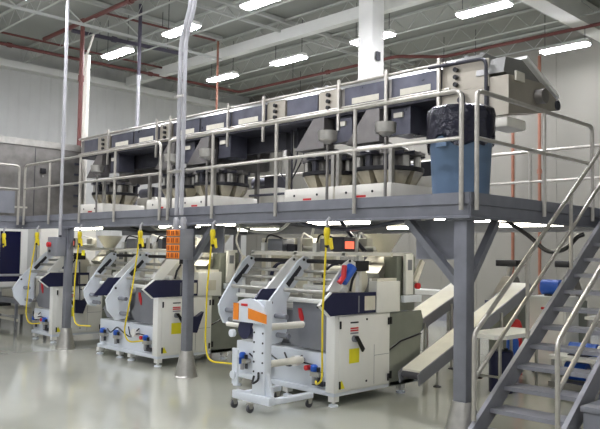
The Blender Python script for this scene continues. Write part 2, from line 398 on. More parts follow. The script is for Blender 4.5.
# discharge end
hd = MB().prism([(7.98, 3.75), (7.98, 4.25), (8.85, 4.29), (9.32, 4.12), (9.3, 4.0), (8.9, 3.9)], 'x', -4.69, -4.42).build('head_box', 'tan', CV)
MB().prism([(8.48, 4.59), (9.4, 4.21), (9.38, 4.165), (8.46, 4.545)], 'x', -4.62, -4.43).build('lid_edge', 'white', CV)
MB().prism([(8.0, 4.3), (8.05, 4.5), (8.5, 4.54), (9.3, 4.18), (9.3, 4.14), (8.85, 4.3)], 'x', -4.899, -4.5).build('end_hood', 'clear', CV)
MB().cyl((-4.415, 8.72, 4.08), (-4.3, 8.72, 4.08), .1, 14).build('motor', 'dsteel', CV)
MB().cyl((-4.95, 9.3, 4.06), (-4.4, 9.3, 4.06), .07, 14).build('head_pulley', 'dark', CV)
MB().box(-4.415, -4.39, 8.12, 8.34, 4.2, 4.32).build('label_plate', 'paper', CV)
MB().box(-5.42, -4.76, Y0-.005, Y0+.018, 3.72, 4.15).build('end_plate', 'tan', CV)
MB().tube([(-5.6, Y0-.05, 4.52), (-4.72, Y0-.05, 4.5), (-4.72, Y0-.05, 3.72)], .025, 8, .1).build('end_hoop', 'dark', CV)
MB().tube([(-5.6, Y0-.05, 4.12), (-5.05, Y0-.05, 4.12), (-5.05, Y0-.05, 3.5)], .022, 8, .1).build('end_hoop', 'dark', CV)
MB().cyl((-5.12, Y0-.035, 4.02), (-5.12, Y0-.006, 4.02), .04, 10).build('bearing', 'dark', CV)
MB().box(-4.74, -4.45, 8.0, 8.5, 3.6, 3.74, .03).build('drip_tray', 'cream', CV)
MB().tube([(-4.6, 8.2, 3.74), (-4.6, 8.2, 3.76)], .04, 8).build('drain', 'dark', CV)

# ------------------------------------------------------------------ multihead weighers
WL = {-6.67: 'multihead weigher behind the blue bin, first from the stair', -7.77: 'multihead weigher second from the stair, over the nearest machine',
      -10.72: 'multihead weigher just behind the rail right of the twin conduit', -11.82: 'multihead weigher crossed by the twin conduit pole',
      -14.65: 'multihead weigher beside the dark steel enclosure at the platform end'}
def weigher(x):
    y, z = 8.45, ZT+.012
    t = thing('multihead_weigher', WL[x], 'weigher', (x, y, z), 'multihead weighers on the platform')
    MB().box(x-.535, x+.535, y-.62, y+.45, z, z+.31, .015).build('base_box', 'cream', t)
    for dx in (-.3, .2): MB().cyl((x+dx, y-.626, z+.2), (x+dx, y-.621, z+.2), .02, 8).build('bolt', 'black', t)
    MB().box(x-.1, x+.08, y-.626, y-.621, z+.12, z+.15).build('red_marking', 'red', t)
    MB().lathe([(.2, .31), (.24, .33), (.36, .5), (.4, .53)], (x, y, z), 24).build('collecting_funnel', 'dsteel', t)
    for k in range(10):
        a = 2*math.pi*k/10+.15; m_ = MB().frustum((.34, 0, z+.32), .06, .07, (.45, 0, z+.52), .06, .125)
        m_.rot((0, 0, 0), 'Z', a); bmesh.ops.translate(m_.bm, verts=list(m_.bm.verts), vec=(x, y, 0)); m_.build('weigh_bucket', 'seg', t)
    MB().lathe([(.42, .53), (.53, .53), (.53, .585), (.42, .585)], (x, y, z), 28).build('ring_frame', 'black', t)
    MB().lathe([(.26, .55), (.3, .58), (.3, .86), (.2, .9)], (x, y, z), 20).build('drum', 'dsteel', t)
    for k in range(10):
        a = 2*math.pi*k/10+.3; c, s = math.cos(a), math.sin(a)
        MB().cyl((x+.45*c, y+.45*s, z+.586), (x+.45*c, y+.45*s, z+.75), .055, 8).build('drive_unit', 'dark' if k % 3 else 'steel', t)
        m_ = MB().box(.2, .54, -.09, .09, z+.76, z+.775).box(.2, .54, -.1, -.088, z+.76, z+.82).box(.2, .54, .088, .1, z+.76, z+.82)
        m_.rot((0, 0, 0), 'Z', a); bmesh.ops.translate(m_.bm, verts=list(m_.bm.verts), vec=(x, y, 0)); m_.build('feeder_pan', 'dark' if k % 2 else 'dsteel', t)
    MB().lathe([(.3, .87), (.29, .89), (.03, .99)], (x, y, z), 20).build('distribution_cone', 'steel', t)
    for dx in (-.5, .5): MB().box(x+dx-.03, x+dx+.03, y-.6, y-.54, z+.31, z+.8).build('frame_post', 'steel', t)
    MB().lathe([(.05, .93), (.07, .95), (.14, .98), (.15, 1.12), (.13, 1.12), (.12, 1.0)], (x+.56, y-.78, z), 20).build('inlet_bowl', 'steel', t)
    MB().cyl((x+.56, y-.78, z-.005), (x+.56, y-.78, z+.93), .022, 8).build('bowl_stem', 'dsteel', t)
for x in WX: weigher(x)

BB = {-6.93: 'white box with dark drive motor behind the blue bin', -10.65: 'white box with dark drive motor behind the middle weighers, by the tall rail post', -14.9: 'white box with dark drive motor near the enclosure weigher'}
for x, lb in BB.items():
    t = thing('drive_cabinet', lb, 'cabinet', (x, 9.6, ZT), 'white drive boxes on the platform')
    z = ZT+.012
    MB().box(x-.6, x+.62, 9.3, 9.8, z, z+.55, .015).build('body', 'cream', t)
    MB().box(x-.5, x+.5, 9.28, 9.299, z+.2, z+.24).build('slot', 'dark', t)
    MB().cyl((x-.35, 9.55, z+.68), (x+.05, 9.55, z+.68), .12, 14).build('motor', 'bluedark', t)
    MB().box(x+.1, x+.4, 9.4, 9.7, z+.551, z+.8).build('gear_housing', 'dark', t)
    MB().box(x-.55, x+.55, 9.48, 9.6, z+.551, z+.565).build('mounting_plate', 'dark', t)
# ------------------------------------------------------------------ blue bin
B = thing('waste_bin', 'round blue plastic bin with a dark liner at the platform corner', 'bin', (-4.62, 7.22, ZT))
b0 = ZT+.012
MB().lathe([(.31, 0), (.33, .02), (.365, .72), (.38, .74), (.38, .78), (.35, .78)], (-4.62, 7.22, b0), 32).build('body', 'bin', B)
m_ = MB().lathe([(.392, .62), (.395, .7), (.395, .8), (.395, .95), (.385, 1.02), (.36, 1.04), (.3, .98), (.1, .9)], (-4.62, 7.22, b0), 48)
for v in m_.bm.verts:
    d = v.co - Vector((-4.62, 7.22, v.co.z)); a = math.atan2(d.y, d.x)
    if d.length > .15:
        if v.co.z < b0+.66: v.co.z += .06*math.sin(3*a+.6) + .05*math.sin(7*a)
        v.co += d.normalized()*.012*math.sin(11*a + v.co.z*20)
m_.build('liner', 'liner', B)
MB().box(-4.69, -4.55, 6.81, 6.845, b0+.55, b0+.6).build('handle', 'bin', B)

# ------------------------------------------------------------------ stair
S = thing('steel_staircase', 'steel staircase with open treads and double tube handrails', 'staircase', (-3.55, 6.5, 0))
SLP = .2/.29
def stz(y): return .22 + SLP*(y-6.55)
for x in (-4.0, -3.1):
    yb, yt = 6.25, 10.13
    d = .2
    MB().prism([(yb, max(0, stz(yb)+.06)), (yb, 0), (yb+.25, 0), (yt, stz(yt)-.22), (yt, stz(yt)+.06)], 'x', x-.025, x+.025).build('stringer', 'tread', S)
for k in range(12):
    y = 6.5+.29*k; z = .17+.2*k
    MB().prism([(y, z-.045), (y, z), (y+.3, z), (y+.3, z-.045), (y+.285, z-.045), (y+.285, z-.015), (y+.015, z-.015), (y+.015, z-.045)], 'x', -3.974, -3.126).build('tread', 'tread', S)
for x in (-4.0, -3.1):
    z0 = lambda y: 1.17 + SLP*1.03*(y-6.52)
    y1 = 9.75
    h = MB().tube([(x, 6.52, .28), (x, 6.52, z0(6.52)), (x, y1, z0(y1)), ], .025, 10, .07).build('handrail', 'rail', S)
    MB().tube([(x, 6.52, .70), (x, y1, z0(y1)-.46)], .023, 10).build('mid_rail', 'rail', S)
    for y in (7.66, 8.8): MB().cyl((x, y, stz(y)+.05), (x, y, z0(y)), .023, 10).build('post', 'rail', S)
    MB().cyl((x, y1, stz(y1)+.05), (x, y1, z0(y1)), .023, 10).build('post', 'rail', S)

# grey box at lower corner
G = thing('grey_box', 'pale grey steel box beside the foot of the stair', 'box', (-2.6, 7.2, 0))
MB().box(-2.98, -2.1, 6.8, 7.7, .04, .5, .01).build('body', 'gray', G)
MB().box(-3.0, -2.08, 6.78, 7.72, .501, .56, .01).build('lid', 'gray', G)
for x in (-2.9, -2.2):
    for y in (6.9, 7.6): MB().cyl((x, y, 0), (x, y, .04), .03, 8).build('foot', 'black', G)

# ------------------------------------------------------------------ packaging machines
def machine(X, label, single=False):
    Y = 6.78; X0 = -1.02 if single else -2.05
    T = thing('packaging_machine', label, 'machine', (X, Y, 0), 'white packaging machines under the platform')
    def L(mb): bmesh.ops.translate(mb.bm, verts=list(mb.bm.verts), vec=(X, Y, 0)); return mb
    def put(mb, name, m, par=T, label=None): return L(mb).build(name, m, par, label)
    # frame and feet
    f = put(MB().box(X0, -.02, .02, 1.9, .13, .2, .01), 'base_frame', 'pale')
    for x, y in ((-2.0, .06), (-1.35, .1), (-.96, .1), (-.08, .08), (-.08, 1.5), (-2.0, 1.5), (-1.0, 1.75)):
        if x < X0: continue
        q = put(MB().box(x-.05, x+.05, y-.05, y+.05, .06, .129).cyl((x, y, .03), (x, y, .06), .02, 8), 'leg', 'white')
        put(MB().lathe([(.065, 0), (.065, .02), (.03, .035)], (x, y, 0), 14), 'foot_pad', 'pale', q)
    # lower front body
    put(MB().box(X0+.02, -.16, .06, 1.1, .201, .66, .01), 'lower_body', 'pale')
    # cabinet
    c = put(MB().box(-.155, 0, 0, 1.14, .18, 1.17, .012), 'cabinet', 'white')
    put(MB().box(.0, .012, .07, 1.11, .2, 1.15, .006), 'cabinet_door', 'white')
    put(MB().box(.0125, .014, .78, .786, .22, .75), 'panel_seam', 'gray'); put(MB().box(.0125, .014, .786, 1.1, .6, .606), 'panel_seam', 'gray')
    for z in (1.05, .28):
        put(MB().box(.013, .03, .075, .1, z-.05, z+.05, .004), 'hinge', 'black')
        put(MB().box(.013, .03, 1.07, 1.1, z-.05, z+.05, .004), 'hinge', 'black')
    for z in (.28, 1.1): put(MB().cyl((.013, .62, z), (.022, .62, z), .015, 8), 'lock', 'black')
    h = put(MB().cyl((.013, .36, .86), (.05, .36, .86), .045, 12), 'rotary_switch', 'gray')
    put(MB().prism([(.33, .89), (.38, .9), (.52, .72), (.48, .68)], 'x', .051, .075), 'switch_handle', 'black', h)
    put(MB().box(.0125, .015, .27, .47, .54, .73), 'caution_label', 'ylabel')
    put(MB().prism([(.07, .23), (.19, .23), (.13, .34)], 'x', .0125, .015), 'warning_triangle', 'ylabel')
    for z, m_ in ((1.06, 'black'), (.985, 'red'), (.955, 'red'), (.92, 'gray')):
        put(MB().box(.0125, .0145, .29, .45, z, z+.02), 'text_marking', m_)
    # gray front panels (pointed left end) and recess
    for x1 in ((-.16,) if single else (-.16, -1.14)):
        put(MB().prism([(x1, .68), (x1, 1.3), (x1-.72, 1.3), (x1-.72, 1.0), (x1-.86, .86), (x1-.72, .7)], 'y', .1, .125), 'front_panel', 'gray')
        put(MB().prism([(x1-.6, 1.22), (x1-.55, 1.22), (x1-.5, 1.1), (x1-.51, 1.0), (x1-.55, 1.06), (x1-.58, 1.1)], 'y', .08, .099), 'red_tag', 'red')
    put(MB().box(X0+.05, -.16, .4, 1.14, .661, 1.15), 'rear_body', 'gray')
    # navy side guards
    g = put(MB().prism([(-.31, 1.32), (-.1, 1.47), (.79, 1.46), (.79, 1.185), (-.12, 1.175)], 'x', 0, .03), 'side_guard', 'navy')
    put(MB().box(.031, .034, .55, .77, 1.22, 1.41), 'paper_label', 'paper', g)
    put(MB().box(.031, .033, .42, .445, 1.2, 1.42), 'text_marking', 'gray', g)
    put(MB().prism([(-.335, 1.32), (-.11, 1.485), (-.09, 1.475), (-.31, 1.32), (-.115, 1.17), (-.135, 1.16)], 'x', -.005, .035), 'guard_edge', 'white', g)
    if not single: put(MB().prism([(-.66, 1.17), (-.37, 1.48), (-.1, 1.48), (-.4, 1.17)], 'x', -1.03, -1.0), 'side_guard', 'navy')
    # film arms
    for x, big in ((-2.05, 2), (-1.12, 0), (-.92, 1), (-.06, 0)):
        if x < X0: continue
        if big: po = [(-.48, 1.1), (-.32, 1.34), (.2, 1.86), (.32, 1.93), (.42, 1.9), (.44, 1.82), (.06, 1.44), (-.02, 1.3), (.0, .9), (-.1, .76), (-.28, .74), (-.44, .92)]
        if big == 2: po = [(-.3, 1.2), (-.2, 1.36), (.15, 1.84), (.26, 1.92), (.36, 1.9), (.38, 1.82), (.06, 1.46), (.04, 1.02), (-.05, .9), (-.2, .93), (-.28, 1.08)]
        if not big: po = [(-.44, 1.2), (-.3, 1.4), (.2, 1.86), (.32, 1.93), (.42, 1.9), (.44, 1.82), (.1, 1.5), (-.32, 1.1)]
        if x == -.06: po = [(-.12, 1.49), (.2, 1.84), (.32, 1.9), (.42, 1.86), (.42, 1.8), (.1, 1.475)]
        a = put(MB().prism(po, 'x', x, x+.035), 'film_arm', 'pale' if big else 'white')
        if big:
            for y, z in ((-.16 if big == 2 else -.22, 1.12), (-.1 if big == 2 else -.18, .98 if big == 2 else .86)): put(MB().cyl((x+.036, y, z), (x+.26, y, z), .035, 12), 'roller_stub', 'gray', a)
            put(MB().prism([(-.04, 1.55), (.22, 1.8), (.26, 1.76), (.02, 1.5)], 'x', x+.036, x+.04), 'slot', 'dark', a)
        for y, z in ((-.3, 1.3), (.3, 1.88)): put(MB().cyl((x+.036, y, z), (x+.045, y, z), .02, 8), 'bolt', 'black', a)
    # rollers across each module
    for a, b in (((-.88, -.07),) if single else ((-2.0, -1.13), (-.88, -.07))):
        for y, z, r, m_ in ((-.08, 1.47, .03, 'steel'), (.02, 1.34, .032, 'white'), (.12, 1.62, .028, 'steel'), (.3, 1.5, .04, 'white'), (.36, 1.86, .03, 'black'), (.3, 1.72, .025, 'steel'), (.5, 1.36, .05, 'steel')):
            put(MB().cyl((a+.02, y, z), (b-.01, y, z), r, 12), 'roller', m_)
        m = (a+b)/2
        put(MB().cyl((m-.25, .78, 1.6), (m+.2, .78, 1.6), .2, 24), 'film_reel', 'cream')
        put(MB().lathe([(.14, 0), (.2, .01), (.22, .03), (.22, .06), (.14, .06)], (m, 0, 0), 20).rot((m, 0, 0), 'Y', R(90)).rot((0, 0, 0), 'X', 0) if 0 else MB().cyl((m-.3, .78, 1.6), (m-.255, .78, 1.6), .23, 24), 'reel_flange', 'navy')
        put(MB().box(a+.05, b-.05, .55, .62, 1.16, 1.22), 'guide_bar', 'white')
        put(MB().box(a+.1, b-.1, .85, 1.1, 1.18, 1.34, .02), 'film_drive', 'white')
        # former
        put(MB().cyl((m, 1.55, 1.25), (m, 1.55, 2.0), .12, 18), 'forming_tube', 'steel')
        put(MB().lathe([(.12, 2.0), (.13, 2.02), (.28, 2.26), (.3, 2.27)], (m, 1.55, 0), 20), 'product_funnel', 'cream')
        put(MB().prism([(1.2, 1.7), (1.5, 1.98), (1.5, 1.85), (1.28, 1.62)], 'x', m-.2, m+.2), 'forming_collar', 'steel')
        put(MB().box(m-.3, m+.3, 1.32, 1.42, 1.2, 1.5), 'sealing_jaw', 'gray')
        # top clutter
        put(MB().box(m-.22, m+.1, .42, .68, 2.0, 2.18, .015), 'printer', 'gray')
        put(MB().box(m+.12, m+.3, .5, .66, 1.99, 2.1), 'valve_block', 'dark')
        put(MB().box(m-.34, m-.26, .4, .5, 1.99, 2.12), 'junction_box', 'white')
        put(MB().box(m-.4, m+.36, .9, .98, 1.99, 2.03), 'cable_tray', 'steel')
        put(MB().cyl((m-.3, 1.0, 2.05), (m+.3, 1.0, 2.05), .03, 10), 'air_header', 'white')
        put(MB().box(m-.1, m+.15, 1.02, 1.14, 1.99, 2.2, .01), 'drive_box', 'cream')
        put(MB().tube([(m-.3, .45, 2.12), (m-.3, .5, 2.25), (m-.2, .7, 2.2), (m-.15, .9, 2.04)], .014, 6, .1), 'cable', 'black')
        put(MB().tube([(m+.3, .6, 2.1), (m+.33, .62, 2.28), (m+.2, .9, 2.22), (m+.1, 1.05, 2.21)], .014, 6, .1), 'air_hose', 'hose')
        put(MB().cyl((m+.34, .55, 2.0), (m+.34, .55, 2.2), .035, 10), 'air_cylinder', 'steel')
    s = put(MB().box(-.36, -.12, .28, .52, 2.0, 2.2, .015), 'display', 'dark')
    put(MB().box(-.1195, -.115, .31, .49, 2.04, 2.14), 'display_screen', 'screen', s)
    put(MB().box(-.1, -.06, .48, .74, 1.74, 1.88), 'sensor_box', 'black')
    put(MB().tube([(-.08, .5, 1.73), (-.08, .42, 1.62), (-.08, .38, 1.475)], .018, 8), 'sensor_arm', 'black')
    # upper frame
    for x in ((-.9, -.14) if single else (-1.98, -1.06, -.14)):
        for y in (.62, 1.75): put(MB().box(x-.03, x+.03, y-.03, y+.03, 1.151, 1.95), 'frame_post', 'white')
        put(MB().box(x-.03, x+.03, .3, 1.8, 1.951, 2.0), 'frame_bar', 'white')
    for y in (.32, 1.3): put(MB().box(X0+.03, -.1, y-.02, y+.02, 1.935, 1.985), 'frame_bar', 'cream')
    # right rear : white housing, grey-green panels, control column
    put(MB().box(-.12, .028, .805, 1.33, 1.171, 1.6, .01), 'rear_housing', 'white')
    put(MB().box(-.1, -.0, .85, 1.28, 1.601, 1.64), 'housing_cap', 'cream')
    if X < -8: put(MB().box(.0285, .031, 1.0, 1.2, 1.27, 1.45), 'housing_window', 'paper')
    put(MB().prism([(1.15, .13), (1.15, .62), (1.4, .72), (1.9, .8), (1.86, .25), (1.7, .13)], 'x', -.05, -.02), 'rear_guard', 'green')
    put(MB().prism([(1.15, .66), (1.4, .76), (1.9, .84), (1.96, 1.0), (1.9, 1.16), (1.15, 1.16)], 'x', -.05, -.02), 'rear_guard', 'green')
    put(MB().tube([(-.015, 1.15, .64), (-.015, 1.4, .74), (-.015, 1.9, .82)], .012, 6), 'guard_seal', 'black')
    for z in (.3, 1.05): put(MB().box(-.02, .0, 1.16, 1.19, z-.05, z+.05), 'hinge', 'black')
    put(MB().box(-.3, -.06, 1.36, 1.8, 1.165, 1.95, .01), 'rear_column', 'green')
    k = put(MB().box(-.03, .03, 1.46, 1.64, 1.4, 1.98, .01), 'control_panel', 'white')
    put(MB().box(.031, .034, 1.5, 1.6, 1.75, 1.9), 'control_screen', 'gray', k)
    put(MB().box(-.02, .05, 1.4, 1.82, 1.29, 1.39, .01), 'control_box', 'pale')
    put(MB().cyl((.02, 1.72, 1.52), (.07, 1.72, 1.52), .045, 12), 'stop_button', 'red')
    put(MB().prism([(1.7, 1.6), (1.9, 1.9), (1.96, 1.86), (1.78, 1.56)], 'x', -.05, .0), 'bracket_arm', 'cream')
    # pneumatics on lower front
    for x in ((-.32, -.8) if single else (-.32, -1.3, -1.78)):
        p = put(MB().box(x-.08, x+.08, -.04, .055, .36, .42), 'valve_manifold', 'steel')
        put(MB().lathe([(.045, .421), (.05, .43), (.05, .49), (.03, .51)], (x-.04, 0, 0), 12), 'regulator_knob', 'blue', p)
        put(MB().cyl((x+.04, 0, .421), (x+.04, 0, .48), .025, 10), 'gauge', 'black', p)
        put(MB().cyl((x-.04, 0, .26), (x-.04, 0, .359), .03, 10), 'filter_bowl', 'wpipe', p)
        put(MB().cyl((x+.05, 0, .28), (x+.05, 0, .359), .022, 10), 'filter_bowl', 'dark', p)
    put(MB().tube(([] if single else [(-1.7, .03, .5), (-1.5, -.02, .44), (-1.3, .0, .58), (-1.05, -.03, .5)]) + [(-.85, .0, .42), (-.6, -.02, .52), (-.4, .02, .5)], .012, 6, .08), 'air_line', 'black')
    put(MB().tube([(-.95, .02, .6), (-.75, -.06, .44), (-.6, .02, .6)], .012, 6, .1), 'air_line', 'black')
    put(MB().cyl((-.7, .05, .52), (-.7, -.05, .52), .07, 16), 'pressure_gauge', 'white')
    put(MB().cyl((-.5, .055, .45), (-.5, -.02, .45), .035, 12), 'red_coupling', 'red')
    put(MB().box(-.4, -.2, .0, .055, .24, .3), 'outlet_plate', 'dark')
    return T
machine(-6.2, 'white twin packaging machine nearest the stair, with roll stand parked in front')
machine(-10.25, 'white twin packaging machine behind the column with orange outlets')
machine(-14.15, 'white packaging machine at the far end, behind the column with red button box', True)

# blue scraper hanging on the nearest machine's arm, red cloth
t = thing('hand_scraper', 'blue hand scraper with red grip hung on the nearest packaging machine', 'tool', (-6.1, 6.9, 1.6))
MB().tube([(-6.13, 6.84, 1.62), (-6.13, 7.02, 1.8)], .07, 12).build('blade', 'blue', t)
MB().tube([(-6.1, 6.74, 1.6), (-6.08, 6.8, 1.68), (-6.1, 6.84, 1.82)], .035, 8).build('grip', 'red', t)

# long handled dustpans
for X, Yp, zb, zt, lb in ((-10.13, 7.42, .55, 1.8, 'dark blue dustpan with long handle hung on the middle machine'), (-14.03, 7.32, .6, 1.7, 'dark blue dustpan with long handle hung on the farthest machine')):
    t = thing('lobby_dustpan', lb, 'dustpan', (X, Yp, zb), 'dustpans hung on machines')
    MB().prism([(Yp-.12, zb+.02), (Yp+.06, zb), (Yp+.2, zb+.36), (Yp+.06, zb+.28), (Yp-.12, zb+.3)], 'x', X-.04, X+.05).build('pan', 'navy', t)
    MB().cyl((X, Yp, zb+.28), (X, Yp-.03, zt), .013, 8).build('handle', 'navy', t)

# ------------------------------------------------------------------ roll stand cart
K = thing('roll_stand_cart', 'pale wheeled roll stand with spindles and orange labels, before the nearest machine', 'cart', (-6.8, 5.95, 0))
MB().box(-7.1, -6.4, 5.84, 5.94, .12, .22, .008).build('cross_beam', 'pale', K)
for x in (-7.05, -6.45): MB().box(x-.045, x+.045, 5.941, 6.62, .12, .19, .008).build('base_rail', 'pale', K)
MB().box(-6.74, -6.52, 5.86, 5.98, .221, 1.38, .008).build('upright', 'pale', K)
for z in (.5, .62, .74, .86, .98, 1.1):
    for x in (-6.71, -6.55): MB().cyl((x, 5.852, z), (x, 5.859, z), .013, 8).build('bolt_hole', 'dark', K)
MB().prism([(-6.52, .221), (-6.42, .221), (-6.42, .26), (-6.52, .5)], 'y', 5.9, 5.94).build('gusset', 'pale', K)
for z in (1.04, .58):
    s_ = MB().cyl((-6.63, 5.981, z), (-6.63, 6.62, z), .045, 18).build('spindle', 'cream', K)
    MB().cyl((-6.63, 5.981, z), (-6.63, 6.02, z), .065, 18).build('collar', 'dark', s_)
    MB().cyl((-6.63, 6.621, z), (-6.63, 6.65, z), .03, 14).build('end_cap', 'gray', s_)
MB().cyl((-7.32, 5.92, 1.03), (-6.741, 5.92, 1.03), .03, 14).build('cross_spindle', 'cream', K)
pl = [(-7.07, 1.1), (-6.45, 1.1)] + [(-6.76+.31*math.cos(a), 1.2+.2*math.sin(a)) for a in [math.pi*k/10 for k in range(11)]]
MB().prism(pl, 'y', 5.80, 5.83).build('head_plate', 'pale', K)
MB().box(-7.05, -6.95, 5.79, 5.799, 1.12, 1.33).build('orange_label', 'orange', K)
MB().prism([(-6.76, 1.15), (-6.42, 1.11), (-6.42, 1.22), (-6.76, 1.28)], 'y', 5.79, 5.799).build('orange_label', 'orange', K)
MB().box(-6.9, -6.78, 5.792, 5.799, 1.3, 1.33).build('red_marking', 'red', K)
MB().cyl((-6.9, 5.85, 1.0), (-6.9, 5.94, 1.0), .12, 20).build('brake_disc', 'navy', K)
MB().cyl((-7.16, 5.85, .93), (-7.16, 5.9, .93), .05, 14).build('tension_knob', 'pale', K)
MB().box(-7.1, -7.0, 5.83, 5.86, .3, .75).build('side_bracket', 'pale', K)
MB().box(-7.09, -7.02, 5.86, 5.92, .55, .63).build('valve', 'blue', K)
MB().cyl((-7.06, 5.8, .42), (-7.06, 5.83, .42), .05, 12).build('gauge', 'pale', K)
MB().tube([(-6.6, 5.84, .5), (-6.55, 5.8, .42), (-6.65, 5.78, .36), (-6.68, 5.84, .45)], .014, 6, .04).build('air_line', 'black', K)
for x, y in ((-7.05, 5.84), (-6.7, 5.8), (-7.05, 6.58), (-6.45, 6.58)):
    c = MB().cyl((x-.015, y, .05), (x+.015, y, .05), .05, 18).build('caster_wheel', 'rubber', K)
    MB().prism([(y-.02, .05), (y+.02, .05), (y+.04, .119), (y-.04, .119)], 'x', x+.017, x+.027).prism([(y-.02, .05), (y+.02, .05), (y+.04, .119), (y-.04, .119)], 'x', x-.027, x-.017).build('caster_fork', 'steel', c)

# ------------------------------------------------------------------ incline conveyors
def incline(x0, x1, ya, za, yb, zb, label):
    t = thing('incline_conveyor', label, 'conveyor', ((x0+x1)/2, ya, 0), 'inclined discharge conveyors')
    s = (zb-za)/(yb-ya)
    MB().prism([(ya, za-.03), (yb, zb-.03), (yb, zb), (ya, za)], 'x', x0+.021, x1-.021).build('belt', 'belt', t)
    for a, b in ((x0, x0+.02), (x1-.02, x1)):
        MB().prism([(ya-.05, za-.2), (yb, zb-.2), (yb+.03, zb-.03), (yb, zb-.005), (ya, za-.005), (ya-.08, za-.05)], 'x', a, b).build('side_plate', 'gray', t)
    for f in (.3, .68):
        y = ya+(yb-ya)*f; z = za+(zb-za)*f-.2
        for x in (x0-.03, x1+.03):
            l = MB().cyl((x, y, .02), (x, y, z+.12), .02, 8).build('leg', 'steel', t)
            MB().lathe([(.06, 0), (.06, .015), (.02, .03)], (x, y, 0), 12).build('foot_pad', 'black', l)
    MB().cyl((x0+.02, ya+.02, za-.08), (x1-.02, ya+.02, za-.08), .05, 12).build('tail_roller', 'rubber', t)
incline(-6.15, -5.8, 8.12, .38, 11.2, 1.52, 'inclined discharge conveyor rising from the side of the nearest machine')
incline(-7.45, -7.0, 9.2, .68, 11.3, 1.45, 'inclined discharge conveyor set back behind the nearest machine')

# ------------------------------------------------------------------ area behind the front column
t = thing('packing_table', 'low white table with rounded corners behind the front column', 'table', (-5.4, 9.6, 0))
pts = [(-5.62, 9.0), (-5.2, 9.0), (-5.08, 9.12), (-5.08, 10.3), (-5.62, 10.3), (-5.7, 10.22), (-5.7, 9.08)]
MB().prism(pts, 'z', .8, .86).build('table_top', 'white', t)
for x, y in ((-5.6, 9.12), (-5.18, 9.12), (-5.6, 10.2), (-5.18, 10.2)): MB().cyl((x, y, 0), (x, y, .8), .025, 10).build('leg', 'steel', t)
MB().box(-5.6, -5.18, 9.11, 9.13, .25, .28).build('stretcher', 'steel', t)
for x, y, z, lb in ((-5.35, 9.45, 0, 'dark blue drum standing under the low white table'),):
    t = thing('chemical_drum', lb, 'drum', (x, y, 0))
    MB().lathe([(.17, 0), (.175, .02), (.175, .58), (.16, .6), (.05, .61)], (x, y, 0), 24).build('body', 'navy', t)
    MB().lathe([(.03, .611), (.03, .64)], (x+.08, y, 0), 10).build('bung_cap', 'black', t)
for x, y, h, m_, lb in ((-5.86, 10.72, .72, 'blue', 'blue cylinder beside the red one behind the white table'), (-5.95, 11.0, .95, 'red', 'red cylinder behind the low white table')):
    t = thing('gas_cylinder', lb, 'cylinder', (x, y, 0), 'cylinders behind the white table')
    MB().lathe([(.09, 0), (.1, .02), (.1, h-.14), (.07, h-.06), (.03, h-.03)], (x, y, 0), 18).build('body', m_, t)
    MB().cyl((x, y, h-.03), (x, y, h+.04), .02, 8).build('valve', 'steel', t)
t = thing('white_cabinet', 'white control cabinet with small red mark seen between the stair rails', 'cabinet', (-5.2, 11.7, 0))
MB().box(-5.95, -5.3, 11.45, 11.95, .05, 1.3, .01).build('body', 'white', t)
MB().box(-5.92, -5.33, 11.43, 11.449, .08, 1.27).build('cabinet_door', 'white', t)
MB().box(-5.72, -5.6, 11.42, 11.429, 1.08, 1.12).build('red_marking', 'red', t)
for x in (-5.9, -5.35):
    for y in (11.5, 11.9): MB().cyl((x, y, 0), (x, y, .05), .025, 8).build('foot', 'black', t)
t = thing('blue_motor', 'round blue motor sitting on the white control cabinet', 'motor', (-5.5, 11.7, 1.3))
MB().cyl((-5.82, 11.7, 1.45), (-5.5, 11.7, 1.45), .13, 18).build('body', 'blue', t)
MB().box(-5.75, -5.57, 11.6, 11.8, 1.302, 1.33).build('mount', 'dark', t)
MB().tube([(-5.49, 11.7, 1.45), (-5.38, 11.65, 1.55), (-5.34, 11.6, 1.33)], .02, 8, .08).build('hose', 'hose', t)
for x, y, lb in ((-6.6, 11.9, 'black head unit on a grey stand seen right of the front column'), (-5.75, 12.5, 'black head unit on a grey stand behind the blue motor')):
    t = thing('labelling_head', lb, 'machine', (x, y, 0), 'black head units on grey stands')
    MB().box(x-.28, x+.28, y-.2, y+.2, 0, 1.2, .02).build('base', 'green', t)
    MB().frustum((x, y, 1.201), .25, .18, (x+.05, y, 1.6), .1, .1).build('neck', 'dsteel', t)
    MB().cyl((x+.02, y, 1.601), (x+.05, y, 1.78), .05, 10).build('stem', 'steel', t)
    MB().box(x-.2, x+.22, y-.1, y+.08, 1.781, 1.9, .015).build('head', 'black', t)
    MB().box(x-.3, x-.1, y-.3, y-.201, 1.1, 1.16).build('side_tray', 'navy', t)
t = thing('valve_pedestal', 'small grey pedestal with a valve on top left of the front column', 'pedestal', (-7.65, 11.9, 0))
MB().box(-7.78, -7.55, 11.8, 12.0, 0, 1.6, .01).build('body', 'gray', t)
MB().cyl((-7.66, 11.9, 1.601), (-7.66, 11.9, 1.72), .05, 10).build('valve', 'dark', t)
MB().cyl((-7.5, 11.9, 1.3), (-7.549, 11.9, 1.3), .07, 12).build('hand_wheel', 'black', t)
t = thing('white_bench', 'low white bench against the tan wall behind the machines', 'bench', (-9.3, 13, 0))
MB().box(-10.2, -8.4, 12.8, 13.3, 1.1, 1.2).build('bench_top', 'white', t)
for x in (-10.1, -8.5):
    for y in (12.85, 13.25): MB().box(x-.03, x+.03, y-.03, y+.03, 0, 1.1).build('leg', 'steel', t)
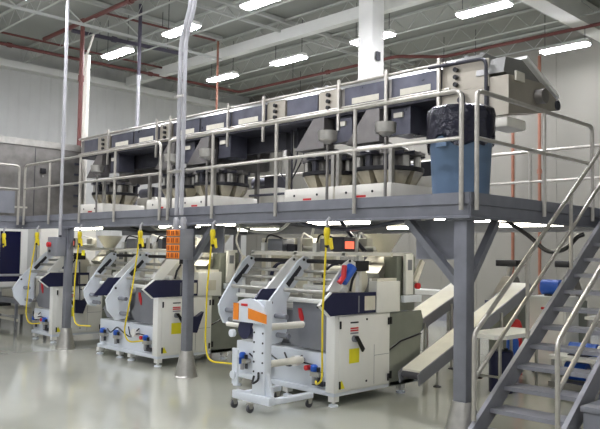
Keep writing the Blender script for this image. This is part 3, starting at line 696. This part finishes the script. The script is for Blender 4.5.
# blue and white machinery seen through the stair
def skid(x, y, lb, h):
    t = thing('pump_skid', lb, 'machine', (x, y, 0), 'blue pump units behind the stair')
    MB().box(x-.5, x+.5, y-.3, y+.3, .1, .18).build('base', 'dsteel', t)
    for dx in (-.45, .45):
        for dy in (-.25, .25): MB().cyl((x+dx, y+dy, 0), (x+dx, y+dy, h), .025, 8).build('leg', 'steel', t)
    MB().box(x-.5, x+.5, y-.3, y+.3, h+.001, h+.05).build('shelf', 'white', t)
    MB().cyl((x-.35, y, .32), (x-.05, y, .32), .13, 16).build('motor', 'blue', t)
    MB().box(x+.05, x+.35, y-.12, y+.12, .181, .42, .02).build('pump_body', 'pale', t)
    MB().cyl((x-.3, y, h+.15), (x+.1, y, h+.15), .09, 16).build('upper_motor', 'blue', t)
    MB().cyl((x+.11, y, h+.15), (x+.42, y, h+.15), .07, 16).build('gearbox', 'white', t)
    MB().box(x-.3, x-.0, y-.1, y+.1, h+.051, h+.07).build('mount', 'dark', t)
    MB().tube([(x+.2, y, .43), (x+.2, y, h*.7), (x-.2, y, h*.7), (x-.2, y, .46)], .03, 8, .1).build('pipework', 'wpipe', t)
skid(-4.55, 11.9, 'blue and white pump unit seen between the upper stair treads', .95)
skid(-3.45, 12.0, 'blue and white pump unit behind the handrail at the stair edge', .85)
skid(-4.35, 10.2, 'low blue and white pump unit under the upper stair', .5)

# ------------------------------------------------------------------ rear cabinets and left background
t = thing('electrical_cabinet', 'pale grey electrical cabinet behind the machines, further from the stair', 'cabinet', (-12.3, 11.6, 0), 'grey cabinets behind the machines')
MB().box(-12.85, -11.8, 11.4, 11.9, 0, 2.3, .01).build('body', 'paper', t); MB().box(-12.8, -11.85, 11.38, 11.399, .1, 2.25).build('cabinet_door', 'paper', t); MB().box(-11.95, -11.92, 11.35, 11.379, 1.1, 1.3).build('door_handle', 'black', t)
t = thing('electrical_cabinet', 'pale grey electrical cabinet behind the machines, nearer the stair', 'cabinet', (-11.2, 11.6, 0), 'grey cabinets behind the machines')
MB().box(-11.7, -10.75, 11.4, 11.9, 0, 2.3, .01).build('body', 'paper', t); MB().box(-11.65, -10.8, 11.38, 11.399, .1, 2.25).build('cabinet_door', 'paper', t); MB().box(-10.9, -10.87, 11.35, 11.379, 1.1, 1.3).build('door_handle', 'black', t)
t = thing('wall_panel', 'tall pale panel leaning area beside the dark window', 'panel', (-20.9, 10.3, 0))
t['label'] = 'tall pale grey panel standing beside the dark window'
MB().box(-21.1, -20.9, 9.55, 11.4, .02, 2.6, .01).build('board', 'cream', t)
MB().box(-20.899, -20.89, 10.45, 10.47, .1, 2.5).build('seam', 'gray', t)
MB().box(-21.1, -20.9, 9.6, 9.7, 0, .02).build('foot', 'black', t); MB().box(-21.1, -20.9, 11.2, 11.3, 0, .02).build('foot', 'black', t)
t = thing('barrier_rail', 'low horizontal pipe rail in front of the dark window', 'railing', (-20.4, 8, 0))
MB().cyl((-20.5, 5.5, 1.17), (-20.5, 10.1, 1.17), .035, 10).build('top_rail', 'wpipe', t)
for y in (5.7, 7.4, 9.9): MB().cyl((-20.5, y, 0), (-20.5, y, 1.14), .03, 10).build('post', 'wpipe', t)
t = thing('transfer_conveyor', 'grey roller conveyor at the far end beyond the farthest machine', 'conveyor', (-18.5, 8, 0))
MB().box(-20.0, -16.8, 7.2, 7.26, .62, .74).build('side_rail', 'gray', t); MB().box(-20.0, -16.8, 7.94, 8.0, .62, .74).build('side_rail', 'gray', t)
for k in range(12): MB().cyl((-19.85+k*.27, 7.261, .7), (-19.85+k*.27, 7.939, .7), .045, 10).build('roller', 'wpipe', t)
for x in (-19.8, -18.4, -17.0):
    for y in (7.23, 7.97): MB().box(x-.03, x+.03, y-.03, y+.03, 0, .619).build('leg', 'gray', t)
MB().box(-19.6, -18.9, 7.3, 7.9, .25, .5, .02).build('drive_box', 'dark', t)
MB().box(-18.6, -17.6, 7.3, 7.9, .3, .45, .02).build('drive_box', 'paper', t)
MB().box(-19.9, -16.9, 7.22, 7.24, .2, .26).build('stretcher', 'paper', t)
t = thing('stock_carton', 'pale box lying on the far roller conveyor', 'box', (-17.7, 7.6, .75))
MB().box(-18.2, -17.6, 7.35, 7.85, .747, .92, .01).build('body', 'paper', t)
MB().box(-18.2, -17.6, 7.57, 7.63, .9205, .923).build('tape', 'tan', t)

# ------------------------------------------------------------------ yellow drop cords
def cord(pts, label, tag_=None):
    x, y, z = pts[0]
    t = thing('power_drop_line', label, 'cord', (x, y, z), 'yellow drop cords')
    MB().tube(pts, .013, 8, .12, 6).build('cord', 'yellow', t)
    MB().lathe([(.022, -.22), (.03, -.21), (.036, -.1), (.042, -.09), (.042, -.03), (.03, 0)], (x, y, z), 14).build('connector', 'yellow', t)
    MB().prism([(x+.025, z-.16), (x+.08, z-.28), (x+.11, z-.265), (x+.08, z-.13)], 'y', y-.012, y+.012).build('connector_flap', 'yellow', t)
    MB().lathe([(.026, -.222), (.026, -.25), (.016, -.26)], (x, y, z), 12).build('strain_relief', 'black', t)
    MB().tube([(x, y, z+.005), (x, y, z+.08), (x+.02, y+.03, z+.13)], .02, 8).build('conduit_elbow', 'wpipe', t)
    if tag_: MB().box(x-.02+.12, x+.22, y-.005, y+.0, z-.45, z-.35).build('tag', tag_, t)
cord([(-6.1, 6.5, 2.3), (-6.1, 6.44, 1.2), (-6.11, 6.46, .4), (-6.25, 6.5, .32), (-6.35, 6.6, .34)], 'yellow drop cord hanging past the navy panel of the nearest machine')
cord([(-8.43, 6.5, 2.3), (-8.46, 6.44, 1.4), (-8.5, 6.46, .6), (-8.4, 6.45, .36), (-8.0, 6.6, .36)], 'yellow drop cord to the left end of the nearest machine')
cord([(-10.32, 6.44, 2.3), (-10.4, 6.36, 1.3), (-10.62, 6.36, .6), (-10.55, 6.4, .42), (-10.4, 6.6, .45)], 'yellow drop cord in front of the middle machine beside the orange outlet box')
cord([(-12.46, 6.46, 2.3), (-12.48, 6.4, 1.4), (-12.5, 6.4, .75), (-12.4, 6.4, .55), (-12.1, 6.55, .55)], 'yellow drop cord with green tag right of the farthest column', 'ylabel')
cord([(-14.3, 6.46, 2.3), (-14.38, 6.36, 1.3), (-14.48, 6.36, .6), (-14.4, 6.4, .4), (-14.3, 6.6, .42)], 'yellow drop cord in front of the farthest machine')
cord([(-15.35, 6.2, 2.28), (-15.35, 6.2, 1.98)], 'short yellow plug end hanging under the platform wing')

# ------------------------------------------------------------------ outlet box with twin conduit
O = thing('outlet_box', 'grey box with a grid of orange receptacles on the middle column', 'outlet', (-9.15, 6.45, 1.84))
MB().box(-9.33, -8.97, 6.3, 6.55, 1.84, 2.31, .008).build('body', 'gray', O)
for i in range(3):
    for j in range(4):
        x, z = -9.325+.118*i, 1.85+.115*j
        r_ = MB().box(x+.004, x+.108, 6.285, 6.299, z+.004, z+.1, .004).build('receptacle', 'orange', O)
        MB().box(x+.025, x+.042, 6.28, 6.2845, z+.02, z+.085).box(x+.068, x+.085, 6.28, 6.2845, z+.02, z+.085).build('slot', 'ored', r_)
for x in (-9.26, -9.07):
    MB().lathe([(.045, 2.311), (.05, 2.32), (.05, 2.45), (.03, 2.5)], (x, 6.42, 0), 12).build('conduit_fitting', 'wpipe', O)
D = thing('twin_conduit', 'pair of galvanised conduits bending near the roof and rising past the orange outlets', 'conduit', (-9.3, 6.49, 2.4))
for dx in (-.0, .13):
    MB().tube([(-9.36+dx, 6.49, 2.53), (-9.36+dx, 6.49, 5.3), (-9.12+dx*.9, 6.49, 5.85), (-9.1+dx*.9, 6.49, 7.98)], .034, 10, .15).build('conduit', 'wpipe', D)
for z in (3.2, 4.4): MB().box(-9.43, -9.18, 6.435, 6.445, z, z+.04).build('clamp', 'steel', D)
t = thing('thin_conduit', 'single thin galvanised conduit dropping to the red button box', 'conduit', (-13.35, 6.5, 2.2))
MB().cyl((-13.35, 6.5, 2.24), (-13.35, 6.5, 7.98), .034, 10).build('conduit_run', 'wpipe', t)
for z in (4.2, 6.0): MB().cyl((-13.35, 6.5, z), (-13.35, 6.5, z+.1), .045, 10).build('coupling', 'wpipe', t)
t = thing('button_box', 'grey control box with a red button on the far column', 'switch', (-13.6, 6.5, 1.85))
MB().box(-13.72, -13.32, 6.42, 6.62, 1.82, 2.2, .015).build('body', 'gray', t)
MB().lathe([(.03, 2.2005), (.03, 2.235)], (-13.35, 6.5, 0), 10).build('gland', 'dark', t)
MB().cyl((-13.6, 6.419, 2.05), (-13.6, 6.36, 2.05), .05, 14).build('stop_button', 'red', t)
MB().cyl((-13.6, 6.419, 1.92), (-13.6, 6.4, 1.92), .03, 12).build('lamp', 'black', t)

# ------------------------------------------------------------------ loose cables under the deck
def cable(label, m, pts, r=.02, cat='cable'):
    o = MB().tube(pts, r, 8, .25, 6).build('cable', m); tag(o, label, cat); return o
cable('black cable drooping from the platform side above the stair', 'black', [(-5.1, 9.1, 2.49), (-4.75, 9.1, 2.28), (-4.45, 9.1, 2.02), (-4.2, 9.1, 2.08), (-4.05, 9.1, 2.25), (-3.97, 9.12, 2.28)], .03)
cable('white hose sagging under the deck above the nearest machine', 'hose', [(-9.0, 7.35, 2.48), (-8.6, 7.35, 2.3), (-7.9, 7.35, 2.28), (-7.6, 7.35, 2.48)], .025, 'hose')
cable('white hose curving down in front of the grey cabinets', 'hose', [(-8.5, 8.75, 2.49), (-8.6, 8.75, 2.15), (-8.75, 8.75, 1.6)], .025, 'hose')
cable('white hose looping down at the cabinets, closer to the outlet column', 'hose', [(-11.0, 9.2, 2.49), (-11.2, 9.2, 2.2), (-10.8, 9.2, 1.7)], .02, 'hose')
cable('thick black cable hanging over the red display', 'bluedark', [(-7.4, 7.05, 2.44), (-6.6, 7.05, 2.3), (-6.0, 7.05, 2.3), (-5.3, 7.05, 2.4)], .03)
cable('thick black cable dropping toward the black sensor box', 'bluedark', [(-6.9, 7.6, 2.49), (-6.75, 7.62, 2.3), (-6.55, 7.62, 2.12), (-6.42, 7.62, 2.01)], .03)
cable('white hose rising beside the product funnel of the nearest machine', 'hose', [(-6.15, 8.62, 2.49), (-6.15, 8.62, 2.2), (-6.15, 8.62, 1.985)], .03, 'hose')
cable('black cable sagging under the deck behind the orange outlets', 'black', [(-12.3, 7.3, 2.48), (-11.5, 7.3, 2.3), (-10.6, 7.3, 2.32), (-9.9, 7.3, 2.48)], .025)
cable('white hose sagging under the deck over the middle machine', 'hose', [(-11.9, 7.6, 2.48), (-11.6, 7.6, 2.36), (-11.2, 7.6, 2.38), (-10.9, 7.6, 2.48)], .022, 'hose')

# ------------------------------------------------------------------ camera, world, view
cam = bpy.data.cameras.new('camera'); co = bpy.data.objects.new('camera', cam); COL.objects.link(co)
rx = Vector((0.7029034763, 0.7110993087, 0.0162627246)); ux = Vector((0.0251682747, -0.0477147304, 0.9985438711)); fx = Vector((-0.7108398279, 0.7014706536, 0.0514359926))
co.matrix_world = Matrix(((rx.x, ux.x, -fx.x, 0), (rx.y, ux.y, -fx.y, 0), (rx.z, ux.z, -fx.z, 2.0), (0, 0, 0, 1)))
cam.sensor_width = 36; cam.lens = 709.286*36/600; cam.clip_end = 200
SC.camera = co
W = bpy.data.worlds.new('world'); SC.world = W; W.use_nodes = True
bg = W.node_tree.nodes['Background']; bg.inputs['Color'].default_value = (.68, .685, .70, 1); bg.inputs['Strength'].default_value = .52
SC.view_settings.view_transform = 'Standard'; SC.view_settings.look = 'None'; SC.view_settings.gamma = 1
SC.view_settings.exposure = 0.32
